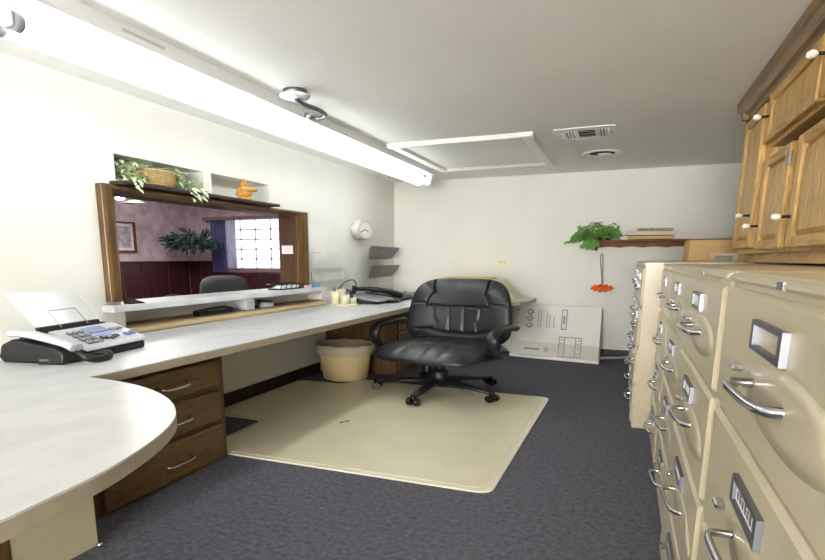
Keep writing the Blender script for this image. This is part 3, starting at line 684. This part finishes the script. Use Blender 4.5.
MB().lathe([(0.0000, 0), (0.0684, .0), (0.0720, .012), (0.0648, .022), (0.0000, .024)], c, 20, cap=False).build('base', 'gold', t)
MB().lathe([(0.0360, .02), (0.0396, .035), (0.0684, .042), (0.0612, .08), (0.0504, .105), (0.0288, .118), (0.0000, .12)], c, 20, cap=False).build('robe', 'gold', t)
MB().lathe([(0.0000, .112), (0.0216, .116), (0.0324, .13), (0.0288, .148), (0.0000, .158)], c, 16, cap=False).build('head', 'gold', t)
MB().lathe([(0.0396, .146), (0.0360, .152), (0.0216, .156), (0.0180, .17), (0.0000, .172)], c, 16, cap=False).build('hat', 'gold', t)
MB().tube(spline([(c[0] + .03, c[1] - .06, c[2] + .098), (c[0] + .06, c[1] - .03, c[2] + .088), (c[0] + .065, c[1] + .03, c[2] + .09), (c[0] + .07, c[1] + .08, c[2] + .095)]), .018, .010, n=8).build('arm', 'gold', t)

# ------------------------------------------------------------------ things on sill, cubby and worktop
o = MB().prism([(-3.03, .7715), (-2.97, .7715), (-2.955, .785), (-2.97, .80), (-3.03, .795)], 'y', 3.36, 3.76)
t = thing('stapler', 'black stapler lying in the cubby beneath the sill', 'stapler', (-3.0, 3.56, .77))
o.build('base', 'blackgloss', t, bevel=.005)
MB().tube(spline([(-3.0, 3.36, .80), (-3.0, 3.5, .812), (-3.0, 3.68, .815), (-3.0, 3.78, .80)]), .03, .012, n=8, ref=(1, 0, 0)).build('top_arm', 'black', t)
t = thing('small_jar', 'small squat jar with a dark lid in the cubby', 'jar', (-3.0, 4.25, .7715))
MB().lathe([(.0, 0), (.07, 0), (.075, .008), (.075, .04), (.065, .044)], (-3.0, 4.27, .7715), 24, cap=False).build('jar_body', 'grey', t)
MB().lathe([(.078, .044), (.078, .06), (.0, .062)], (-3.0, 4.27, .7715), 24, cap=False).build('lid', 'black', t)
t = thing('wire_tray', 'black wire tray holding papers on the reception sill', 'tray', (-3.1, 4.6, .915))
x0, x1, y0, y1 = -3.06, -2.93, 4.42, 4.80
for zz, g in ((.921, 0), (.965, .02)):
    MB().tube([(x0 - g, y0 - g, zz), (x1 + g, y0 - g, zz), (x1 + g, y1 - .02, zz), (x0 - g, y1 - .02, zz), (x0 - g, y0 - g, zz)], .007, n=5).build('rim', 'blackgloss', t)
for k in range(5):
    yy = y0 + (y1 - y0 - .03) * k / 4
    MB().tube([(x1 + .02, yy, .965), (x1, yy, .921), (x0, yy, .921), (x0 - .02, yy, .965)], .005, n=5).build('wire', 'blackgloss', t)
for k in range(3):
    tag(B(-3.05 + .01 * k, -2.94, 4.45 + .02 * k, 4.74 + .01 * k, .926 + k * .009, .934 + k * .009).build('paper_stack', 'paper'), ('bottom', 'middle', 'top')[k] + ' bundle of white papers in the wire tray', 'paper')
tag(B(-2.92, -2.892, 4.82, 4.93, .915, .942).build('card_box', 'pinkpaper', bevel=.003), 'small pink card box on the sill end', 'box')
tag(B(-2.96, -2.892, 4.97, 5.10, .915, .945).build('card_box', 'bluecard', bevel=.003), 'small blue card box on the sill end', 'box')
jn = tag(B(-3.15, -3.025, OY1 - .017, OY1 - .0125, 1.25, 1.33).build('notice', 'paper'), 'small white notice stuck to the brown window jamb', 'notice')
for k in range(3): B(-3.135, -3.04, OY1 - .0185, OY1 - .017, 1.315 - k * .02, 1.321 - k * .02).build('print_line', 'ink_l', jn)
t = thing('door_wedge', 'dark wooden wedge on the sill at the foot of the window casing', 'wedge', (-2.95, 2.8, .915))
MB().hexa([(-2.965, 2.665, .915), (-2.90, 2.665, .915), (-2.90, 2.78, .915), (-2.965, 2.82, .915), (-2.965, 2.665, .965), (-2.90, 2.665, .955), (-2.90, 2.78, .92), (-2.965, 2.82, .92)]).build('block', 'ledge', t)

t = thing('desk_organizer', 'cream rotary desk organizer with pens and scissors', 'desk organizer', (-2.75, 5.34, ZK))
c = (-2.75, 5.34, ZK)
MB().lathe([(.0, 0), (.155, 0), (.16, .01), (.155, .018), (.0, .02)], c, 32, cap=False).build('turntable', 'cream', t)
for dx, dy, hh, r in ((.06, -.08, .12, .05), (-.06, -.07, .15, .05), (.07, .05, .08, .055), (-.07, .07, .16, .05), (0, 0, .11, .045), (.0, .12, .06, .05)):
    MB().lathe([(.0, .02), (r, .02), (r, hh), (r - .01, hh), (r - .01, .03)], (c[0] + dx, c[1] + dy, c[2]), 16, cap=False).build('cup', 'cream', t)
for i, (dx, dy, hh, m) in enumerate(((.05, -.09, .17, 'pinkpaper'), (.07, -.07, .18, 'btnblue'), (-.05, -.07, .19, 'ink'), (.0, .0, .18, 'yellow'))):
    lab = ('red', 'blue', 'grey', 'yellow')[i]
    tag(MB().tube([(c[0] + dx, c[1] + dy, c[2] + .035), (c[0] + dx * 1.25, c[1] + dy * 1.2, c[2] + hh)], .010, n=6).build('pen', m), lab + ' pen standing in the cream desk organizer', 'pen')
t2 = thing('scissors', 'black-handled scissors standing in the desk organizer', 'scissors', (c[0] + .07, c[1] + .05, c[2] + .03))
for s in (-1, 1):
    MB().tube([(c[0] + .07 + s * .025 * math.cos(a), c[1] + .05 + s * .03 + .03 * math.sin(a), c[2] + .14 + .022 * math.cos(a)) for a in [2 * math.pi * i / 14 for i in range(15)]], .008, n=5, cap=False).build('finger_ring', 'black', t2)
MB().hexa([(c[0] + .06, c[1] + .04, c[2] + .032), (c[0] + .08, c[1] + .04, c[2] + .032), (c[0] + .08, c[1] + .06, c[2] + .032), (c[0] + .06, c[1] + .06, c[2] + .032),
          (c[0] + .05, c[1] + .03, c[2] + .13), (c[0] + .09, c[1] + .03, c[2] + .13), (c[0] + .09, c[1] + .07, c[2] + .13), (c[0] + .05, c[1] + .07, c[2] + .13)]).build('blades', 'steel', t2)
t = thing('desk_telephone', 'black office telephone with handset lying on a grey base', 'telephone', (-2.62, 6.0, ZK))
z = ZK
MB().prism([(-2.42, z + .01), (-2.42, z + .025), (-2.48, z + .045), (-2.86, z + .085), (-2.88, z + .01)], 'y', 5.52, 6.05).build('base', 'black', t, bevel=.01)
MB().prism([(-2.41, z + .03), (-2.47, z + .055), (-2.86, z + .095), (-2.87, z + .075), (-2.45, z + .03)], 'y', 5.515, 6.0).build('faceplate', 'grey', t, bevel=.006)
MB().prism([(-2.40, z), (-2.40, z + .03), (-2.48, z + .06), (-2.84, z + .10), (-2.86, z)], 'y', 6.05, 6.55).build('keypad_body', 'black', t, bevel=.012)
for r in range(4):
    for k in range(3): MB().box(-2.49 - r * .07, -2.45 - r * .07, 6.16 + k * .1, 6.22 + k * .1, z + .05 + r * .008, z + .068 + r * .008).build('key', 'grey', t)
MB().tube(spline([(-2.84, 5.75, z + .13), (-2.80, 5.80, z + .15), (-2.66, 5.90, z + .145), (-2.52, 6.02, z + .115), (-2.42, 6.12, z + .075), (-2.38, 6.14, z + .05)]), .06, .024, n=10, ref=(.4, 1, 0)).build('handset', 'blackgloss', t)
MB().tube(spline([(-2.40, 6.05, z + .024), (-2.36, 5.92, z + .024), (-2.34, 5.80, z + .024), (-2.40, 5.72, z + .024)]), .02, .03, n=8).build('coiled_cord', 'black', t)
MB().tube(spline([(-2.88, 5.65, z + .05), (-2.94, 5.55, z + .12), (-2.95, 5.75, z + .22), (-2.94, 5.98, z + .24), (-2.92, 6.02, z + .15)]), .007, n=5).build('line_cord', 'black', t)
tg = thing('cord_tangle', 'loose grey cords tangled on the worktop beside the telephone', 'cord', (-2.5, 6.8, z))
for k in range(4):
    pts = [(-2.75 + random.uniform(0, .75), 6.57 + random.uniform(0, .18), z + .008 + random.random() * .07) for _ in range(6)]
    MB().tube(spline(pts), .007, n=5).build('cord', 'btngrey' if k % 2 else 'grey', tg)

# machine with a yellow folder behind the chair
t = thing('office_machine', 'beige boxy office machine with sloping sides on the worktop behind the chair', 'machine', (-1.75, 7.05, ZK))
MB().hexa([(-2.35, 6.78, ZK), (-1.17, 6.78, ZK), (-1.17, 7.33, ZK), (-2.35, 7.33, ZK), (-2.2, 6.92, ZK + .235), (-1.40, 6.92, ZK + .235), (-1.40, 7.30, ZK + .235), (-2.2, 7.30, ZK + .235)]).build('cover', 'cream', t, bevel=.015, seg=2)
B(-2.12, -1.5, 6.765, 6.80, ZK + .02, ZK + .09).build('front_slot', 'dgrey', t)
tag(B(-2.15, -1.52, 6.93, 7.26, ZK + .236, ZK + .258).build('folder', 'yellow', bevel=.002), 'yellow folder on top of the beige machine', 'folder')
st = tag(B(-1.53, -1.43, YB - .006, YB - .001, 1.145, 1.178).build('sticky_note', 'sticky'), 'small amber sticky note on the bare far wall', 'note')

# ------------------------------------------------------------------ things at the back wall
t = thing('flat_carton', 'flat white printed carton leaning against the far wall', 'carton', (-.73, 7.0, 0))
bl, br = Vector((-1.265, 6.98, .004)), Vector((-.205, 6.80, .004)); tl, tr = Vector((-1.28, 7.26, .635)), Vector((-.22, 7.20, .625))
nrm = (br - bl).cross(tl - bl).normalized(); th = -nrm * .09
if th.y < 0: th = -th
MB().hexa([bl, br, br + th * .9, bl + th * .9, tl, tr, tr + th, tl + th]).build('box', 'cardw', t, bevel=.004)
def cp(u, v, h=.002):
    p = bl.lerp(br, u).lerp(tl.lerp(tr, u), v); return p - th.normalized() * h
def cmark(nm, u0, u1, v0, v1, m='ink', h=.002):
    MB().hexa([cp(u0, v0, 0), cp(u1, v0, 0), cp(u1, v1, 0), cp(u0, v1, 0), cp(u0, v0, h), cp(u1, v0, h), cp(u1, v1, h), cp(u0, v1, h)]).build(nm, m, t)
def cframe(u0, u1, v0, v1, wu=.007, wv=.012, m='ink'):
    cmark('printed_line', u0, u0 + wu, v0, v1, m); cmark('printed_line', u1 - wu, u1, v0, v1, m); cmark('printed_line', u0, u1, v0, v0 + wv, m); cmark('printed_line', u0, u1, v1 - wv, v1, m)
cframe(.57, .63, .56, .93); cmark('printed_word', .592, .606, .66, .82)
cframe(.56, .81, .07, .43); cmark('printed_line', .62, .627, .07, .43); cmark('printed_line', .74, .747, .07, .43)
for vv in (.13, .22, .3, .37): cmark('printed_line', .57, .62, vv, vv + .012, 'ink_l'); cmark('printed_line', .75, .81, vv, vv + .012, 'ink_l')
for dv in (.86, .74, .61):
    for a, b in (((.17, 0), (.21, .05)), ((.21, .05), (.245, 0)), ((.245, 0), (.205, -.05)), ((.205, -.05), (.17, 0))):
        p0 = cp(a[0], dv + a[1]); p1 = cp(b[0], dv + b[1])
        MB().tube([p0, p1], .005, n=4).build('printed_diamond', 'ink', t)
for u_, n_ in ((.30, 9), (.33, 9), (.40, 8), (.43, 7), (.48, 6)):
    for k in range(n_): cmark('printed_word', u_, u_ + .014, .58 + k * .037, .58 + k * .037 + .022, 'ink_l')
for vv in (.62, .87): cmark('printed_word', .055, .075, vv, vv + .03)
for k in range(5): cmark('printed_word', .06, .07, .68 + k * .035, .70 + k * .035, 'ink_l')
cmark('tape_strip', 0, 1, .05, .30, 'tape', .0035)
cmark('printed_word', .17, .35, .155, .185, 'ink'); cmark('printed_line', .40, .45, .12, .22, 'ink_l'); cmark('printed_word', .12, .5, .045, .06, 'ink_l')
tg = tag(MB().tube(spline([(-.2, 7.1, .03), (.0, 7.16, .035), (.15, 7.2, .05)]), .018, n=6).build('loose_cable', 'grey'), 'grey cable along the skirting beside the carton', 'cord')
# shelf
t = thing('wall_shelf', 'brown wooden wall shelf with a scalloped apron', 'shelf', (.35, 7.3, 1.33))
B(-.40, 1.25, 7.17, YB, 1.395, 1.42).build('board', 'shelfw', t, bevel=.006)
ap = [(-.33, 1.395)] + [(-.33 + 1.5 * k / 48, 1.332 + .012 * abs(math.sin(k * math.pi / 8)) - (.02 if False else 0)) for k in range(49)] + [(1.17, 1.395)]
MB().prism(ap, 'y', YB - .04, YB - .018).build('apron', 'shelfw', t)
for xx in (-.36, 1.17):
    MB().prism([(7.20, 1.395), (7.21, 1.375), (7.27, 1.355), (7.33, 1.31), (YB, 1.30), (YB, 1.395)], 'x', xx, xx + .035).build('bracket', 'shelfw', t)
for i, (x0, x1, z0, z1, m, lab) in enumerate(((-.0, .47, 1.421, 1.465, 'tan', 'tan book at the bottom of the stack on the wall shelf'), (-.03, .49, 1.466, 1.515, 'bookw', 'wide cream book in the middle of the shelf stack'), (.09, .46, 1.516, 1.545, 'bookd', 'patterned book on top of the shelf stack'))):
    b = thing('book', lab, 'book', ((x0 + x1) / 2, 7.26, z0), 0, 'books on the wall shelf')
    B(x0 + .004, x1 - .004, 7.186, 7.335, z0 + .005, z1 - .005).build('pages', 'paper' if i != 0 else 'bookw', b)
    MB().box(x0, x1, 7.18, 7.34, z0, z0 + .005).box(x0, x1, 7.18, 7.34, z1 - .005, z1).box(x0, x1, 7.18, 7.186, z0, z1).build('cover', m, b)
t = thing('ivy_plant', 'bushy green ivy plant in a pot on the end of the wall shelf', 'potted plant', (-.25, 7.27, 1.42))
MB().lathe([(.0, 0), (.06, 0), (.085, .07), (.075, .07), (.06, .03)], (-.25, 7.26, 1.421), 20, cap=False).build('pot', 'baseb', t)
fl = MB()
for k in range(330):
    th_ = random.uniform(0, math.pi); rr = random.random() ** .6
    x_ = -.30 + .27 * rr * math.cos(th_); z_ = 1.455 + .185 * rr * math.sin(th_) * random.uniform(.3, 1.05); y_ = 7.24 + random.uniform(-.12, .08)
    if x_ > -.13: continue
    leaf(fl, (x_, y_, z_), (math.cos(th_) + random.uniform(-.5, .5), random.uniform(-1, .3), random.uniform(-.4, .5)), (random.uniform(-.3, .3), -.6, 1), random.uniform(.05, .085), random.uniform(.018, .03), .35)
for k in range(70):
    u = random.random(); leaf(fl, (-.42 - .20 * u + random.uniform(-.03, .03), 7.2 + random.uniform(-.1, .05), 1.47 - .06 * u * u + random.uniform(-.05, .04) * (1 - u * .6)), (-1, random.uniform(-1, .5), -.2), (0, -.6, 1), .07, .024, .3)
for k in range(45):
    leaf(fl, (-.40 + random.uniform(-.07, .07), 7.14 + random.uniform(-.03, .02), 1.43 - random.random() * .08), (random.uniform(-1, 1), -.6, -.5), (0, -.8, .6), .065, .024, .3)
fl.build('foliage', 'leaf2', t)
st = MB()
for k in range(9):
    a = math.pi * k / 8; st.tube(spline([(-.25, 7.26, 1.45), (-.27 + .12 * math.cos(a), 7.22, 1.48 + .08 * math.sin(a)), (-.29 + .24 * math.cos(a), 7.2, 1.46 + .12 * math.sin(a))], 4), .006, n=5)
st.build('stems', 'stem', t)
# orange felt flower on a cord
t = thing('felt_flower', 'orange felt flower hanging on a cord from the far wall', 'ornament', (-.245, 7.34, .85))
fm = MB(); ctr = Vector((-.243, 7.33, .87)); n = 44
ring = []
for k in range(n):
    a = 2 * math.pi * k / n; r = 1 + .12 * math.cos(11 * a)
    ring.append(ctr + Vector((.125 * r * math.cos(a), -.03 - .05 * max(0, -math.sin(a)) * r, .042 * r * math.sin(a) - .012)))
fm.add([ctr + Vector((0, -.045, .0))] + ring, [(0, 1 + k, 1 + (k + 1) % n) for k in range(n)])
fo = fm.build('petals', 'orange', t); md = fo.modifiers.new('thickness', 'SOLIDIFY'); md.thickness = .012
MB().lathe([(.0, .0), (.04, .005), (.045, .012), (.0, .02)], (ctr.x, ctr.y - .04, ctr.z + .005), 14, cap=False).build('centre', 'orange', t)
MB().tube(spline([(-.243, 7.33, .90), (-.258, 7.345, 1.0), (-.285, 7.35, 1.2), (-.28, 7.35, 1.25), (-.262, 7.35, 1.25), (-.258, 7.35, 1.2), (-.243, 7.345, 1.0), (-.238, 7.33, .90)]), .005, n=5).build('cord', 'ink', t)

# carton and tray on the filing cabinets
t = thing('brown_carton', 'plain brown cardboard carton on top of the far filing cabinets', 'box', (.72, 5.0, 1.181))
B(.445, 1.02, 5.0, 5.45, 1.181, 1.345).build('box', 'cardb', t, bevel=.004)
B(.445, 1.02, 5.2, 5.25, 1.3452, 1.347).build('flap_tape', 'tan', t)
t = thing('desk_tray', 'small clear plastic tray with dark contents on a filing cabinet', 'tray', (.55, 4.4, 1.181))
MB().hexa([(.545, 4.32, 1.181), (.66, 4.32, 1.181), (.66, 4.50, 1.181), (.545, 4.50, 1.181), (.525, 4.30, 1.235), (.68, 4.30, 1.235), (.68, 4.52, 1.235), (.525, 4.52, 1.235)]).build('tray', 'clear2', t)
B(.56, .65, 4.34, 4.48, 1.184, 1.222).build('contents', 'dark', t, bevel=.006)

# ------------------------------------------------------------------ lobby things seen through the window
t = thing('picture_frame', 'wooden framed picture on the lobby wall', 'picture', (LX, 5.96, 1.3))
y0, y1, z0, z1 = 5.70, 6.13, 1.296, 1.71
MB().box(LX, LX + .04, y0, y1, z0, z0 + .022).box(LX, LX + .04, y0, y1, z1 - .022, z1).box(LX, LX + .04, y0, y0 + .035, z0, z1).box(LX, LX + .04, y1 - .035, y1, z0, z1).build('frame', 'shelfw', t)
B(LX, LX + .02, y0 + .03, y1 - .03, z0 + .02, z1 - .02).build('mount', 'paper', t)
B(LX + .02, LX + .022, y0 + .09, y1 - .08, z0 + .06, z1 - .06).build('print', 'art', t)
t = thing('leafy_wreath', 'dark green artificial foliage spray hung in the lobby corner', 'foliage', (-6.25, 6.9, 1.4))
fl = MB()
for k in range(230):
    a = random.uniform(0, 6.28); r = random.uniform(.35, 1)
    u = r * math.cos(a) * .62; v = r * math.sin(a)
    base = Vector((-5.90 + .40 * u + random.uniform(-.04, .06), 6.6 + u * .3 + random.uniform(-.1, .03), 1.455 + .12 * v))
    leaf(fl, base, (math.cos(a) * .7 + random.uniform(-.4, .4), math.cos(a) * .5 - .4, random.uniform(-.5, .6)), (.5, -.5, .8), random.uniform(.1, .17), random.uniform(.018, .028), .15)
fl.build('foliage', 'leaf3', t)
sm_ = MB()
for k in range(8):
    a = 2 * math.pi * k / 8; sm_.tube([(-6.0, 6.62, 1.41), (-5.98 + .33 * math.cos(a), 6.6 + .17 * math.cos(a), 1.41 + .14 * math.sin(a))], .010, n=5)
sm_.build('stems', 'stem', t)
MB().tube([(-6.0, 6.62, 1.42), (LX + .012, 6.95, 1.47)], .012, n=6).build('hanger', 'stem', t)
t = thing('curtain', 'blue curtain with a lace edge drawn beside the glass block window', 'curtain', (-5.85, LY - .08, 1.02))
def folds(x0, x1, z0, z1, nf, amp, nm, m):
    n = nf * 8; mb = MB(); vs = []
    for k in range(n + 1):
        u = k / n; x_ = x0 + (x1 - x0) * u; y_ = LY - .09 + amp * math.sin(u * nf * 6.28)
        vs += [(x_, y_, z0), (x_, y_, z1)]
    mb.add(vs, [(2 * k, 2 * k + 2, 2 * k + 3, 2 * k + 1) for k in range(n)], True)
    o = mb.build(nm, m, t); s_ = o.modifiers.new('thickness', 'SOLIDIFY'); s_.thickness = .01
folds(-5.93, -5.65, 1.0, 1.775, 4, .03, 'drape', 'curtain')
folds(-5.65, -5.46, 1.05, 1.775, 3, .02, 'lace_edge', 'lace')
tag(B(-6.05, -4.0, LY - .14, LY, 1.775, 1.825).build('valance', 'valance', bevel=.006), 'mauve valance board above the glass block window', 'valance')
# lobby chair
t = thing('lobby_chair', 'dark grey upholstered chair behind the reception sill', 'chair', (-4.1, 4.9, 0), 0)
bk_ = cushion(.27, .18, .05, 20, 16, corner=3.4); bk_.xf(Matrix.Translation((-4.06, 5.02, .845)) @ Matrix.Rotation(.45, 4, 'Z') @ Matrix.Rotation(math.radians(80), 4, 'X')); bk_.build('backrest', 'dchair', t)
se_ = cushion(.4, .36, .06, 16, 16, corner=4); se_.xf(Matrix.Translation((-4.1, 4.7, .42))); se_.build('seat', 'dchair', t)
B(-4.13, -4.07, 5.05, 5.1, .40, .82).build('back_post', 'black', t)
for s_ in (-1, 1):
    MB().tube(spline([(-4.1 + s_ * .38, 4.95, .44), (-4.1 + s_ * .42, 4.90, .74), (-4.1 + s_ * .42, 4.6, .76), (-4.1 + s_ * .38, 4.55, .44)]), .035, .018, n=8).build('armrest', 'black', t)
    for q in (-1, 1): MB().tube([(-4.1 + s_ * .33, 4.7 + q * .28, .0), (-4.1 + s_ * .33, 4.7 + q * .28, .42)], .022, n=8).build('leg', 'black', t)
# lobby pendant lamps
for (x_, y_, z_, lab, flat) in ((-5.55, 5.07, 1.90, 'glowing round pendant lamp in the lobby', 0), (-5.75, 5.48, 1.885, 'white flat-shaded pendant lamp in the lobby', 1)):
    t = thing('pendant_lamp', lab, 'lamp', (x_, y_, z_))
    MB().tube([(x_, y_, z_ + .05), (x_, y_, ZC)], .008, n=6).build('cord', 'enamel', t)
    if flat: MB().lathe([(.0, .05), (.05, .045), (.16, .0), (.15, .0), (.0, .03)], (x_, y_, z_), 24, cap=False).build('shade', 'enamel', t)
    else: MB().lathe([(.0, .05), (.04, .045), (.06, .03), (.055, .028)], (x_, y_, z_), 20, cap=False).build('shade', 'enamel', t)
    MB().lathe([(.0, -.02), (.04, -.012), (.052, .005), (.04, .024), (.0, .03)], (x_, y_, z_), 18, cap=False).build('bulb', 'lamp' if not flat else 'enamel', t)

t = thing('lobby_fill_light', 'added flat square fill light on the lobby ceiling, out of view', 'ceiling light', (-4.9, 4.6, 2.18))  # unseen lamp, added to brighten the lobby
B(-5.3, -4.5, 4.1, 5.1, ZC - .03, ZC).build('frame', 'enamel', t)
B(-5.25, -4.55, 4.15, 5.05, ZC - .036, ZC - .03).build('diffuser', 'panel', t)
